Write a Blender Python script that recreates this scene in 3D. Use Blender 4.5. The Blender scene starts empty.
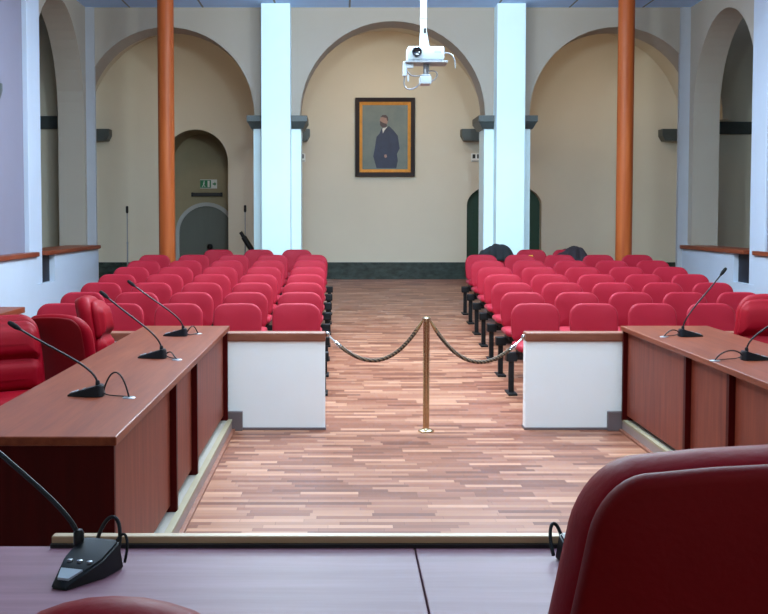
import bpy, bmesh, math, random
from mathutils import Vector, Matrix, noise
random.seed(7)
R = math.radians
S = bpy.context.scene
COL = S.collection

# ------------------------------------------------------------------ camera
F, PX, PY, TH, H = 1145.0, 341.0, 277.0, R(3.0), 1.707
cd = bpy.data.cameras.new('camera'); cam = bpy.data.objects.new('camera', cd); COL.objects.link(cam)
cam.location = (0, 0, H); cam.rotation_euler = (R(90) - TH, 0, 0)
cd.sensor_fit = 'HORIZONTAL'; cd.sensor_width = 36; cd.lens = 36 * F / 768
cd.shift_x = (384 - PX) / 768; cd.shift_y = -(307 - PY) / 768
cd.clip_start = 0.05; cd.clip_end = 100
S.camera = cam

def ray(px, py):
    u, v = (px - PX) / F, (py - PY) / F
    return Vector((u, math.cos(TH) - v * math.sin(TH), -math.sin(TH) - v * math.cos(TH)))
def at(px, py, Y):
    d = ray(px, py); return Vector((0, 0, H)) + d * (Y / d.y)
def gnd(px, py, z=0.0):
    d = ray(px, py); return Vector((0, 0, H)) + d * ((z - H) / d.z)

# ------------------------------------------------------------------ key dimensions
YB0 = 9.11            # front face of the low partition
RY0, RS = 9.05, 0.0512  # ramp start and slope
def rz(y): return max(0.0, (y - RY0) * RS)
YA, YW = 17.75, 20.6  # arcade front, rear wall
ZC = 4.916            # ceiling
ZS = 3.285            # springing of the arches
XL, XR = -3.92, 5.36  # nave faces of the side arcades
PL, PR = -3.76, 5.28  # nave faces of the low side walls
ZP = 1.275            # top of the low side walls

# ------------------------------------------------------------------ materials
def lin(c):
    c = c / 255.0
    return c / 12.92 if c <= 0.04045 else ((c + 0.055) / 1.055) ** 2.4
def rgb(r, g, b): return (lin(r), lin(g), lin(b), 1)

class NT:
    def __init__(s, m):
        m.use_nodes = True; s.t = m.node_tree; s.t.nodes.clear()
    def n(s, typ, **kw):
        nd = s.t.nodes.new(typ)
        for k, v in kw.items():
            if k == 'inp':
                for a, b in v.items():
                    if isinstance(b, bpy.types.NodeSocket): s.t.links.new(b, nd.inputs[a])
                    else: nd.inputs[a].default_value = b
            else: setattr(nd, k, v)
        return nd
    def math(s, op, a, b=0.0, c=None):
        i = {0: a, 1: b}
        if c is not None: i[2] = c
        return s.n('ShaderNodeMath', operation=op, inp=i).outputs[0]

def mat(name, col, rough=0.5, metal=0.0, vary=0.06, scale=(6, 6, 6), bump=0.0, bscale=60, spec=0.5, sheen=0.0, coat=0.0, col2=None, detail=4):
    m = bpy.data.materials.new(name); t = NT(m)
    tc = t.n('ShaderNodeTexCoord')
    mp = t.n('ShaderNodeMapping', inp={0: tc.outputs['Object'], 3: scale})
    nz = t.n('ShaderNodeTexNoise', inp={'Vector': mp.outputs[0], 'Scale': 1.0, 'Detail': detail, 'Roughness': 0.6})
    c2 = col2 or tuple(min(1, x * (1 + vary)) for x in col[:3]) + (1,)
    c1 = col if col2 else tuple(x * (1 - vary) for x in col[:3]) + (1,)
    cr = t.n('ShaderNodeValToRGB', inp={0: nz.outputs[0]})
    cr.color_ramp.elements[0].position = 0.3; cr.color_ramp.elements[0].color = c1
    cr.color_ramp.elements[1].position = 0.7; cr.color_ramp.elements[1].color = c2
    b = t.n('ShaderNodeBsdfPrincipled', inp={'Base Color': cr.outputs[0], 'Roughness': rough, 'Metallic': metal,
            'Specular IOR Level': spec, 'Sheen Weight': sheen, 'Coat Weight': coat})
    if bump:
        n2 = t.n('ShaderNodeTexNoise', inp={'Vector': tc.outputs['Object'], 'Scale': bscale, 'Detail': 3})
        bp = t.n('ShaderNodeBump', inp={'Strength': bump, 'Distance': 0.01, 'Height': n2.outputs[0]})
        t.t.links.new(bp.outputs[0], b.inputs['Normal'])
    o = t.n('ShaderNodeOutputMaterial', inp={0: b.outputs[0]})
    return m

def floor_mat():
    m = bpy.data.materials.new('parquet'); t = NT(m)
    tc = t.n('ShaderNodeTexCoord'); sp = t.n('ShaderNodeSeparateXYZ', inp={0: tc.outputs['Object']})
    rowh, ln = 0.064, 0.36
    ry = t.math('DIVIDE', sp.outputs[1], rowh); row = t.math('FLOOR', ry)
    wn = t.n('ShaderNodeTexWhiteNoise', noise_dimensions='1D', inp={'W': row})
    off = t.math('MULTIPLY', wn.outputs[0], 7.0)
    xx = t.math('ADD', t.math('DIVIDE', sp.outputs[0], ln), off)
    cell = t.math('FLOOR', xx)
    cv = t.n('ShaderNodeCombineXYZ', inp={0: cell, 1: row, 2: 0.0})
    w2 = t.n('ShaderNodeTexWhiteNoise', noise_dimensions='3D', inp={'Vector': cv.outputs[0]})
    cr = t.n('ShaderNodeValToRGB', inp={0: w2.outputs[0]})
    e = cr.color_ramp.elements
    e[0].position = 0.0; e[0].color = rgb(108, 60, 46)
    e[1].position = 1.0; e[1].color = rgb(186, 136, 110)
    for p, c in ((0.2, rgb(130, 78, 58)), (0.5, rgb(146, 92, 72)), (0.8, rgb(162, 112, 88))):
        k = e.new(p); k.color = c
    mp = t.n('ShaderNodeMapping', inp={0: tc.outputs['Object'], 3: (3, 60, 3)})
    gr = t.n('ShaderNodeTexNoise', inp={'Vector': mp.outputs[0], 'Scale': 1.0, 'Detail': 4})
    mx = t.n('ShaderNodeMix', data_type='RGBA', blend_type='MULTIPLY')
    mx.inputs[0].default_value = 0.5
    t.t.links.new(cr.outputs[0], mx.inputs[6])
    g2 = t.n('ShaderNodeMapRange', inp={0: gr.outputs[0], 1: 0.3, 2: 0.7, 3: 0.75, 4: 1.1})
    t.t.links.new(g2.outputs[0], mx.inputs[7])
    # seams
    fy = t.math('FRACT', ry); fx = t.math('FRACT', xx)
    s1 = t.math('LESS_THAN', fy, 0.035); s2 = t.math('LESS_THAN', fx, 0.008)
    sm = t.math('MAXIMUM', s1, s2)
    m2 = t.n('ShaderNodeMix', data_type='RGBA')
    t.t.links.new(t.math('MULTIPLY', sm, 0.55), m2.inputs[0]); t.t.links.new(mx.outputs[2], m2.inputs[6])
    m2.inputs[7].default_value = rgb(80, 45, 34)
    b = t.n('ShaderNodeBsdfPrincipled', inp={'Base Color': m2.outputs[2], 'Roughness': 0.36, 'Specular IOR Level': 0.30})
    t.n('ShaderNodeOutputMaterial', inp={0: b.outputs[0]})
    return m

def ceil_mat():
    m = bpy.data.materials.new('ceiling_tile'); t = NT(m)
    tc = t.n('ShaderNodeTexCoord'); sp = t.n('ShaderNodeSeparateXYZ', inp={0: tc.outputs['Object']})
    def line(s, step, o):
        f = t.math('FRACT', t.math('DIVIDE', t.math('ADD', s, o), step))
        return t.math('LESS_THAN', f, 0.03 / step)
    l = t.math('MAXIMUM', line(sp.outputs[0], 1.124, 1.008 + 11.24), line(sp.outputs[1], 1.124, 0.2))
    mx = t.n('ShaderNodeMix', data_type='RGBA')
    t.t.links.new(l, mx.inputs[0]); mx.inputs[6].default_value = rgb(176, 212, 255); mx.inputs[7].default_value = rgb(120, 126, 138)
    nz = t.n('ShaderNodeTexNoise', inp={'Vector': tc.outputs['Object'], 'Scale': 90.0})
    bp = t.n('ShaderNodeBump', inp={'Strength': 0.15, 'Distance': 0.01, 'Height': nz.outputs[0]})
    b = t.n('ShaderNodeBsdfPrincipled', inp={'Base Color': mx.outputs[2], 'Roughness': 0.85, 'Normal': bp.outputs[0]})
    t.n('ShaderNodeOutputMaterial', inp={0: b.outputs[0]})
    return m

M = {}
M['floor'] = floor_mat(); M['ceiling'] = ceil_mat()
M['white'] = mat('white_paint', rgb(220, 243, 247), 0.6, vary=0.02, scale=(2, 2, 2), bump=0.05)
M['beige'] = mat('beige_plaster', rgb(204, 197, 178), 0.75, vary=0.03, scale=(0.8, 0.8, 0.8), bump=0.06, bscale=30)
M['dimbluewhite'] = mat('dimmed_bluish_white_paint', rgb(184, 194, 210), 0.6, vary=0.02, scale=(2, 2, 2), bump=0.05)  # white paint with the dimmer light of the side walls in its colour
M['greyplinth'] = mat('grey_mauve_plinth', rgb(104, 92, 94), 0.6, vary=0.06)
M['nosing'] = mat('tan_nosing', rgb(152, 140, 114), 0.5, vary=0.05)
M['riser'] = mat('mauve_riser', rgb(150, 132, 128), 0.5, vary=0.06)
M['niche'] = mat('shaded_niche_plaster', rgb(158, 148, 118), 0.75, vary=0.04)  # plaster darkened for the shade deep in the niche
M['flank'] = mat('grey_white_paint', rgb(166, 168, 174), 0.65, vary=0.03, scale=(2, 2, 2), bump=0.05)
M['partition'] = mat('bright_white_panel', rgb(242, 246, 248), 0.6, vary=0.015, scale=(2, 2, 2), bump=0.04)
M['dimgrey'] = mat('dimmed_near_wall_paint', rgb(126, 122, 138), 0.65, vary=0.02, scale=(2, 2, 2), bump=0.05)  # weaker light on the near walls, painted as a greyer white
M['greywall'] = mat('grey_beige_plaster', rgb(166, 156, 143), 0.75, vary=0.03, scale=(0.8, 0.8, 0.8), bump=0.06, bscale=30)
M['stone'] = mat('dark_stone', rgb(58, 66, 66), 0.45, vary=0.15, scale=(9, 9, 9))
M['marble'] = mat('dark_green_marble', rgb(24, 34, 32), 0.22, col2=rgb(58, 74, 70), scale=(7, 7, 14), detail=8)
M['oak'] = mat('red_brown_wood', rgb(118, 66, 44), 0.38, col2=rgb(158, 94, 62), scale=(2.5, 22, 22))
M['oakY'] = mat('red_brown_wood_lengthwise', rgb(108, 46, 26), 0.42, spec=0.25, col2=rgb(134, 66, 40), scale=(26, 1.6, 26))
M['oakZ'] = mat('red_brown_wood_upright', rgb(104, 40, 26), 0.5, spec=0.3, col2=rgb(132, 60, 40), scale=(16, 16, 1.6))
M['oakshade'] = mat('shaded_red_wood', rgb(66, 4, 4), 0.5, spec=0.12, vary=0.2, scale=(18, 18, 2))  # red wood with the shade of the unlit desk ends in its colour
M['dais'] = mat('wood_with_bluish_sheen', rgb(120, 78, 96), 0.5, spec=0.25, col2=rgb(142, 98, 116), scale=(2.2, 26, 26))  # mauve tint paints in the bluish reflection on the tabletop
M['cap'] = mat('cap_wood', rgb(120, 66, 48), 0.45, col2=rgb(146, 90, 68), scale=(3, 20, 20))
M['column'] = mat('orange_wood', rgb(158, 72, 30), 0.45, spec=0.25, col2=rgb(182, 94, 44), scale=(16, 16, 0.7))
M['strip'] = mat('bronze_strip', rgb(186, 156, 122), 0.45, 0.1, vary=0.08, scale=(3, 20, 20))
M['gstrip'] = mat('grey_edging', rgb(156, 148, 140), 0.45, 0.0, vary=0.06)
M['red'] = mat('red_fabric', rgb(148, 8, 36), 0.62, spec=0.25, vary=0.06, scale=(5, 5, 5), bump=0.06, bscale=220, sheen=0.05)
M['leather'] = mat('red_leather', rgb(138, 4, 24), 0.52, spec=0.1, vary=0.08, scale=(5, 5, 5), bump=0.05, bscale=120)
M['leathershade'] = mat('shaded_red_leather', rgb(116, 2, 12), 0.6, spec=0.2, vary=0.08, scale=(5, 5, 5), bump=0.05, bscale=140)  # leather darkened for the unlit rear of the chairs
M['black'] = mat('black_steel', rgb(12, 12, 16), 0.5, 0.0, spec=0.3, vary=0.1)
M['plastic'] = mat('black_plastic', rgb(12, 17, 26), 0.4, spec=0.35, vary=0.1)
M['foam'] = mat('black_foam', rgb(14, 14, 18), 0.9, vary=0.2, bump=0.3, bscale=300)
M['lcd'] = mat('grey_display', rgb(170, 182, 196), 0.3, vary=0.03)
M['brass'] = mat('brass', rgb(206, 186, 150), 0.22, 0.95, vary=0.04)
M['chrome'] = mat('chrome', rgb(210, 212, 216), 0.2, 1.0, vary=0.02)
M['steel'] = mat('grey_metal', rgb(150, 154, 160), 0.35, 0.7, vary=0.04)
M['projwhite'] = mat('white_plastic', rgb(182, 194, 204), 0.45, vary=0.02)
M['glass'] = mat('dark_lens', rgb(12, 10, 26), 0.08, vary=0.1, coat=1.0)
M['gold'] = mat('gilt', rgb(226, 164, 84), 0.35, 0.35, vary=0.12, scale=(14, 14, 14))
M['framewood'] = mat('black_frame', rgb(26, 12, 12), 0.55, vary=0.2, spec=0.25)
M['canvas'] = mat('grey_green_canvas', rgb(88, 102, 100), 0.6, col2=rgb(110, 120, 112), scale=(3, 3, 3))
M['suit'] = mat('painted_navy', rgb(34, 44, 68), 0.6, vary=0.2, scale=(8, 8, 8))
M['skin'] = mat('painted_skin', rgb(142, 112, 98), 0.6, vary=0.1)
M['beard'] = mat('painted_beard', rgb(62, 46, 48), 0.6, vary=0.1)
M['shirt'] = mat('painted_shirt', rgb(196, 194, 186), 0.6, vary=0.05)
M['greendoor'] = mat('green_door', rgb(12, 58, 36), 0.45, vary=0.1, scale=(20, 20, 1))
M['greydoor'] = mat('grey_door', rgb(98, 104, 94), 0.5, vary=0.05, scale=(12, 12, 1))
M['trimgrey'] = mat('pale_moulding', rgb(176, 180, 176), 0.45, vary=0.04)
M['signgreen'] = mat('sign_green', rgb(0, 122, 70), 0.45, vary=0.03)
M['signwhite'] = mat('sign_white', rgb(226, 230, 226), 0.45, vary=0.02)
M['inky'] = mat('ink_black', rgb(24, 26, 30), 0.5, vary=0.1)
M['slot'] = mat('gap_darkness', rgb(10, 16, 32), 0.6, vary=0.2, scale=(4, 4, 4))  # darkness of the aisle behind the gap, painted as a colour
M['coat'] = mat('dark_cloth', rgb(20, 26, 30), 0.85, vary=0.25, scale=(9, 9, 9), bump=0.3, bscale=40)
M['coatbrown'] = mat('dark_plum_cloth', rgb(34, 24, 32), 0.85, vary=0.25, scale=(9, 9, 9), bump=0.3, bscale=40)
M['yellow'] = mat('yellow_paper', rgb(236, 196, 60), 0.6, vary=0.03)
def rope_mat():
    m = bpy.data.materials.new('brown_rope'); t = NT(m)
    tc = t.n('ShaderNodeTexCoord')
    w = t.n('ShaderNodeTexWave', wave_type='BANDS', bands_direction='DIAGONAL', inp={'Vector': tc.outputs['Object'], 'Scale': 18.0, 'Distortion': 1.0})
    cr = t.n('ShaderNodeValToRGB', inp={0: w.outputs[1] if len(w.outputs) > 1 else w.outputs[0]})
    cr.color_ramp.elements[0].color = rgb(48, 36, 30); cr.color_ramp.elements[1].color = rgb(122, 100, 78)
    b = t.n('ShaderNodeBsdfPrincipled', inp={'Base Color': cr.outputs[0], 'Roughness': 0.7})
    t.n('ShaderNodeOutputMaterial', inp={0: b.outputs[0]})
    return m
M['rope'] = rope_mat()

# ------------------------------------------------------------------ mesh helpers
def obj(name, bm, m, parent=None, smooth=False, angle=40, loc=None):
    bmesh.ops.recalc_face_normals(bm, faces=bm.faces)
    me = bpy.data.meshes.new(name); bm.to_mesh(me); bm.free()
    o = bpy.data.objects.new(name, me); COL.objects.link(o)
    me.materials.append(M[m] if isinstance(m, str) else m)
    if smooth:
        for p in me.polygons: p.use_smooth = True
        try: me.set_sharp_from_angle(angle=R(angle))
        except Exception: pass
    if parent: o.parent = parent
    if loc is not None: o.location = loc
    return o
def struct(name, bm, m, **k):
    o = obj(name, bm, m, **k); o['kind'] = 'structure'; return o
def thing(name, label, cat, loc=(0, 0, 0), rot=0.0, group=None):
    o = bpy.data.objects.new(name, None); COL.objects.link(o); o.empty_display_size = 0.1
    o.location = loc; o.rotation_euler = (0, 0, rot)
    o['label'] = label; o['category'] = cat
    if group: o['group'] = group
    return o
def tag(o, label, cat, group=None):
    o['label'] = label; o['category'] = cat
    if group: o['group'] = group
    return o
def B(): return bmesh.new()
def box(bm, x0, x1, y0, y1, z0, z1, bev=0.0, seg=2):
    r = bmesh.ops.create_cube(bm, size=1.0)
    vs = r['verts']
    for v in vs:
        v.co = Vector(((x0 + x1) / 2 + v.co.x * (x1 - x0), (y0 + y1) / 2 + v.co.y * (y1 - y0), (z0 + z1) / 2 + v.co.z * (z1 - z0)))
    if bev:
        es = list({e for v in vs for e in v.link_edges})
        bmesh.ops.bevel(bm, geom=es, offset=bev, segments=seg, affect='EDGES', profile=0.5)
    return bm
def prism(bm, pts, axis, a, b):
    """closed 2-D outline extruded along an axis. axis 'x': pts are (y,z); 'y': (x,z); 'z': (x,y)"""
    def P(p, t):
        return {'x': (t, p[0], p[1]), 'y': (p[0], t, p[1]), 'z': (p[0], p[1], t)}[axis]
    A = [bm.verts.new(P(p, a)) for p in pts]; C = [bm.verts.new(P(p, b)) for p in pts]
    f1 = bm.faces.new(A); f2 = bm.faces.new(C[::-1])
    n = len(pts)
    for i in range(n): bm.faces.new((A[i], C[i], C[(i + 1) % n], A[(i + 1) % n]))
    f1.normal_update(); f2.normal_update()
    bmesh.ops.triangulate(bm, faces=[f1, f2], ngon_method='EAR_CLIP')
    return bm
def lathe(bm, prof, c=(0, 0, 0), seg=24):
    rings = []
    for r, z in prof:
        rings.append([bm.verts.new((c[0] + r * math.cos(2 * math.pi * i / seg), c[1] + r * math.sin(2 * math.pi * i / seg), c[2] + z)) for i in range(seg)])
    for a, b in zip(rings, rings[1:]):
        for i in range(seg): bm.faces.new((a[i], a[(i + 1) % seg], b[(i + 1) % seg], b[i]))
    bm.faces.new(rings[0][::-1]); bm.faces.new(rings[-1])
    return bm
def tube(bm, pts, r, seg=10):
    pts = [Vector(p) for p in pts]
    rs = r if isinstance(r, (list, tuple)) else [r] * len(pts)
    rings = []; up = None
    for i, p in enumerate(pts):
        d = (pts[min(i + 1, len(pts) - 1)] - pts[max(i - 1, 0)]).normalized()
        if up is None: up = d.orthogonal().normalized()
        up = (up - d * up.dot(d)).normalized(); s = d.cross(up)
        rings.append([bm.verts.new(p + (up * math.cos(2 * math.pi * k / seg) + s * math.sin(2 * math.pi * k / seg)) * rs[i]) for k in range(seg)])
    for a, b in zip(rings, rings[1:]):
        for k in range(seg): bm.faces.new((a[k], a[(k + 1) % seg], b[(k + 1) % seg], b[k]))
    bm.faces.new(rings[0][::-1]); bm.faces.new(rings[-1])
    return bm
def bez(p0, p1, p2, p3, n=14):
    p0, p1, p2, p3 = map(Vector, (p0, p1, p2, p3)); o = []
    for i in range(n + 1):
        t = i / n; o.append(p0 * (1 - t) ** 3 + p1 * 3 * t * (1 - t) ** 2 + p2 * 3 * t * t * (1 - t) + p3 * t ** 3)
    return o
def rrect(w, h, rt, rb, d=0.0, n=6):
    hw, z0, z1 = w / 2 - d, d, h - d
    rt = max(rt - d, 0.004); rb = max(rb - d, 0.004)
    o = []
    for cx, cz, r, a0 in ((hw - rt, z1 - rt, rt, 0), (-hw + rt, z1 - rt, rt, 90), (-hw + rb, z0 + rb, rb, 180), (hw - rb, z0 + rb, rb, 270)):
        for i in range(n + 1):
            a = R(a0 + 90 * i / n); o.append((cx + r * math.cos(a), cz + r * math.sin(a)))
    q = []; m = 6
    for i, p in enumerate(o):            # extra points along the straight sides
        q.append(p)
        if i % (n + 1) == n:
            b = o[(i + 1) % len(o)]
            q += [(p[0] + (b[0] - p[0]) * j / m, p[1] + (b[1] - p[1]) * j / m) for j in range(1, m)]
    return q
def pad(bm, w, h, t, rt, rb, e, puff=0.01, puffb=0.0, fn=None, n=6):
    """upholstered pad standing on z=0, front towards -y"""
    mn = min(w, h) * 0.42
    rings = [(mn, -t / 2 - puff), (mn * 0.7, -t / 2 - puff * 0.92), (mn * 0.4, -t / 2 - puff * 0.6), (e, -t / 2), (e * 0.55, -t / 2 + e * 0.12), (e * 0.2, -t / 2 + e * 0.45), (0, -t / 2 + e),
             (0, t / 2 - e), (e * 0.2, t / 2 - e * 0.45), (e * 0.55, t / 2 - e * 0.12), (e, t / 2), (mn * 0.4, t / 2 + puffb * 0.6), (mn, t / 2 + puffb)]
    V = []
    for d, y in rings:
        V.append([bm.verts.new(fn(x, y, z) if fn else (x, y, z)) for x, z in rrect(w, h, rt, rb, d, n)])
    k = len(V[0])
    for a, b in zip(V, V[1:]):
        for i in range(k): bm.faces.new((a[i], a[(i + 1) % k], b[(i + 1) % k], b[i]))
    bm.faces.new(V[0]); bm.faces.new(V[-1][::-1])
    return bm
def arc(cx, cz, r, a0, a1, n=28):
    return [(cx + r * math.cos(R(a0 + (a1 - a0) * i / n)), cz + r * math.sin(R(a0 + (a1 - a0) * i / n))) for i in range(n + 1)]
def plate(bm, outer, holes, y0, y1):
    """wall in the x,z plane with holes, from y0 to y1"""
    edges = []
    for loop in [outer] + holes:
        vs = [bm.verts.new((p[0], y0, p[1])) for p in loop]
        edges += [bm.edges.new((vs[i], vs[(i + 1) % len(vs)])) for i in range(len(vs))]
    bmesh.ops.triangle_fill(bm, use_beauty=True, use_dissolve=False, edges=edges)
    r = bmesh.ops.extrude_face_region(bm, geom=list(bm.faces))
    for v in [g for g in r['geom'] if isinstance(g, bmesh.types.BMVert)]: v.co.y = y1
    return bm

# ------------------------------------------------------------------ THE SETTING
XO0, XO1 = -6.4, 8.0       # outer walls of the aisles
bm = B()
ys = [-1.5, RY0, YW + 1.6]
vv = [[bm.verts.new((x, y, rz(y) + dz)) for x in (XO0, XO1)] for dz in (0, -0.15) for y in ys]
for i in (0, 1): bm.faces.new((vv[i][0], vv[i][1], vv[i + 1][1], vv[i + 1][0])); bm.faces.new((vv[i + 3][0], vv[i + 4][0], vv[i + 4][1], vv[i + 3][1]))
for s in (0, 1):
    for i in (0, 1): bm.faces.new((vv[i][s], vv[i + 1][s], vv[i + 4][s], vv[i + 3][s]))
bm.faces.new((vv[0][0], vv[0][1], vv[3][1], vv[3][0])); bm.faces.new((vv[2][0], vv[2][1], vv[5][1], vv[5][0]))
struct('floor', bm, 'floor')
struct('ceiling', box(B(), XO0, XO1, -1.5, YA + 0.6, ZC, ZC + 0.15), 'ceiling')
struct('wall_front', box(B(), XO0, XO1, -1.7, -1.5, -0.1, ZC + 0.1), 'beige')
struct('wall_left_outer', box(B(), XO0 - 0.15, XO0, -1.5, 18.1, 0, ZC), 'beige')
struct('wall_right_outer', box(B(), XO1, XO1 + 0.15, -1.5, 19.0, 0, ZC), 'beige')
# aisle end walls with their dark string course
lz = at(50, 116, 17.95).z; lz2 = at(50, 129, 17.95).z
struct('wall_left_end', box(B(), XO0, -4.33, 18.0, 18.2, 0.3, ZC), 'beige')
struct('trim_1', box(B(), XO0, -4.34, 17.93, 18.0, lz2, lz, 0.015), 'stone')
rz1 = at(735, 121.5, 18.8).z; rz2 = at(735, 134, 18.8).z
struct('wall_right_end', box(B(), 5.80, XO1, 18.9, 19.1, 0.3, ZC), 'beige')
struct('trim_2', box(B(), 5.81, XO1, 18.83, 18.9, rz2, rz1, 0.015), 'stone')

# rear arcade: three arches on two piers
pierL = (at(254.7, 217, YA).x, at(300.3, 217, YA).x)
pierR = (at(484.3, 217, YA).x, at(528.7, 217, YA).x)
cutL, cutR = at(95.8, 150, YA).x, at(678, 150, YA).x
zb = rz(YA) - 0.03
r0 = (pierR[0] - pierL[1]) / 2; r1 = 1.335
cl, cr_ = pierL[0] - r1, pierR[1] + r1
aL = math.degrees(math.acos((cutL - cl) / r1)); aR = math.degrees(math.acos((cutR - cr_) / r1))
out = [(XL - 0.45, zb), (cl - r1, zb)]
out += arc(cl, ZS, r1, 180, 0) + [(pierL[0], zb), (pierL[1], zb)]
out += arc((pierL[1] + pierR[0]) / 2, ZS, r0, 180, 0) + [(pierR[0], zb), (pierR[1], zb)]
out += arc(cr_, ZS, r1, 180, 0) + [(cr_ + r1, zb), (XR + 0.45, zb), (XR + 0.45, ZC), (XL - 0.45, ZC)]
AT = 0.62
struct('wall_arcade', prism(B(), out, 'y', YA, YA + AT), 'greywall')
# white lower shafts of the piers
k = 3
for a, b in (pierL, pierR):
    struct('trim_%d' % k, box(B(), a - 0.012, b + 0.012, YA - 0.012, YA + AT + 0.012, zb, at(300, 129, YA).z), 'white'); k += 1
# pilasters
for x0, x1 in ((261.6, 290.6), (496, 524.4)):
    a, b = at(x0, 217, YA - 0.36).x, at(x1, 217, YA - 0.36).x
    struct('trim_%d' % k, box(B(), a, b, YA - 0.36, YA + 0.02, rz(YA - 0.4) - 0.03, ZC, 0.008), 'white'); k += 1
# capitals of the piers
def capital(x0, x1, y0, y1, z0, z1, o=0.11):
    bm = B()
    prof = [(0.02, z0), (0.045, z0), (o * 0.85, z0 + (z1 - z0) * 0.45), (o, z0 + (z1 - z0) * 0.55), (o, z1)]
    rings = []
    for d, z in prof:
        rings.append([bm.verts.new(p) for p in ((x0 - d, y0 - d, z), (x1 + d, y0 - d, z), (x1 + d, y1 + d, z), (x0 - d, y1 + d, z))])
    for a, b in zip(rings, rings[1:]):
        for i in range(4): bm.faces.new((a[i], a[(i + 1) % 4], b[(i + 1) % 4], b[i]))
    bm.faces.new(rings[0][::-1]); bm.faces.new(rings[-1])
    return bm
cz0, cz1 = at(300, 129, YA).z, at(300, 116, YA).z
for a, b in (pierL, pierR):
    struct('trim_%d' % k, capital(a, b, YA, YA + AT, cz0, cz1), 'stone'); k += 1
# rear wall with arched niche and arched green doorway
nx0, nx1 = at(164, 217, YW).x, at(228.3, 217, YW).x; nr = (nx1 - nx0) / 2; ncx = (nx0 + nx1) / 2
nzs = at(196, 129.5, YW).z - nr
gx0, gx1 = at(466.8, 217, YW).x, at(541.5, 217, YW).x
gzs, gzc = at(467, 205, YW).z, at(503, 183, YW).z
gh = (gx1 - gx0) / 2; gcx = (gx0 + gx1) / 2
def garc(a0, a1, n=28):
    return [(gcx + gh * math.cos(R(a0 + (a1 - a0) * i / n)), gzs + (gzc - gzs) * math.sin(R(a0 + (a1 - a0) * i / n))) for i in range(n + 1)]
zfl = rz(YW)
out = [(XO0, zfl - 0.05), (nx0, zfl - 0.05)] + arc(ncx, nzs, nr, 180, 0) + [(nx1, zfl - 0.05), (gx0, zfl - 0.05)] + garc(180, 0) + [(gx1, zfl - 0.05), (XO1, zfl - 0.05), (XO1, 6.0), (XO0, 6.0)]
struct('wall_back', prism(B(), out, 'y', YW, YW + 0.25), 'beige')
# niche interior (barrel reveal and its end)
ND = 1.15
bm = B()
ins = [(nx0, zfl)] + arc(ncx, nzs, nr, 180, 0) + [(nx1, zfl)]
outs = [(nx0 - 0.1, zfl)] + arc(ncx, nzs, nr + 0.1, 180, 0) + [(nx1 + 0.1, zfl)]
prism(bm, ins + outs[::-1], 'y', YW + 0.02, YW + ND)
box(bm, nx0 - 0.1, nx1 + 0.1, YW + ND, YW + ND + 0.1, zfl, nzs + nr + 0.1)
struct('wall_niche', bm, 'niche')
dc = at(206.5, 203, YW + ND - 0.03); dr = 0.57
dzs = dc.z - dr
d1 = struct('door_1', prism(B(), [(dc.x - dr, zfl + 0.02), (dc.x + dr - 0.005, zfl + 0.02)] + arc(dc.x, dzs, dr, 0, 180), 'y', YW + ND - 0.04, YW + ND), 'greydoor')
a_ = arc(dc.x, dzs, dr + 0.01, 0, 180); b_ = arc(dc.x, dzs, dr - 0.06, 180, 0)
o = obj('door_frame', prism(B(), [(dc.x + dr + .01, zfl + .02)] + a_ + [(dc.x - dr - .01, zfl + .02), (dc.x - dr + .06, zfl + .02)] + b_ + [(dc.x + dr - .06, zfl + .02)], 'y', YW + ND - 0.09, YW + ND - 0.03), 'trimgrey', d1)
p = at(210, 247, YW + ND - 0.1)
obj('door_handle', lathe(B(), [(0.01, 0), (0.05, 0.02), (0.055, 0.06), (0.04, 0.1), (0.01, 0.11)], (p.x, p.y, p.z - 0.05), 14), 'black', d1, True)
# green door
d2 = struct('door_2', prism(B(), [(gx0 - 0.02, zfl), (gx1 + 0.02, zfl)] + [(gcx + (x - gcx) * 1.03, z + 0.02) for x, z in garc(0, 180)], 'y', YW + 0.2, YW + 0.245), 'greendoor')
bm = B(); box(bm, gcx - 0.012, gcx + 0.012, YW + 0.185, YW + 0.2, zfl, gzc - 0.02)
for q in (-1, 1):
    for z0_, z1_ in ((zfl + 0.15, zfl + 0.75), (zfl + 0.9, gzs - 0.05)): box(bm, gcx + q * 0.32 - 0.22, gcx + q * 0.32 + 0.22, YW + 0.19, YW + 0.2, z0_, z1_, 0.004)
obj('door_panelling', bm, 'greendoor', d2)
# corbels of the rear wall
pcs = [(pierL[0] + pierL[1]) / 2, (pierR[0] + pierR[1]) / 2]
sp = pcs[1] - pcs[0]
kz0, kz1 = at(300, 141.5, YW).z, at(300, 130, YW).z
for cx in (pcs[0] - sp, pcs[0], pcs[1], pcs[1] + sp):
    bm = B(); hw = 0.43
    prism(bm, [(cx - hw + 0.05, kz0), (cx + hw - 0.05, kz0), (cx + hw, kz0 + 0.09), (cx + hw, kz1), (cx - hw, kz1), (cx - hw, kz0 + 0.09)], 'y', YW - 0.28, YW)
    struct('trim_%d' % k, bm, 'stone'); k += 1
# barrel vaults of the rear bay
bm = B()
vr = sp / 2 - 0.02
for i in (-1, 0, 1):
    cx = (pcs[0] + pcs[1]) / 2 + i * sp
    prism(bm, arc(cx, ZS - 0.02, vr, 0, 180) + arc(cx, ZS - 0.02, vr + 0.12, 180, 0), 'y', YA + AT - 0.01, YW + 0.02)
struct('ceiling_vault', bm, 'beige')
struct('wall_left_bay', box(B(), pcs[0] - sp - 0.25, pcs[0] - sp - 0.05, 18.2, YW, 0.4, 6), 'beige')
struct('wall_right_bay', box(B(), pcs[1] + sp + 0.05, pcs[1] + sp + 0.25, 19.1, YW, 0.4, 6), 'beige')
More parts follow.
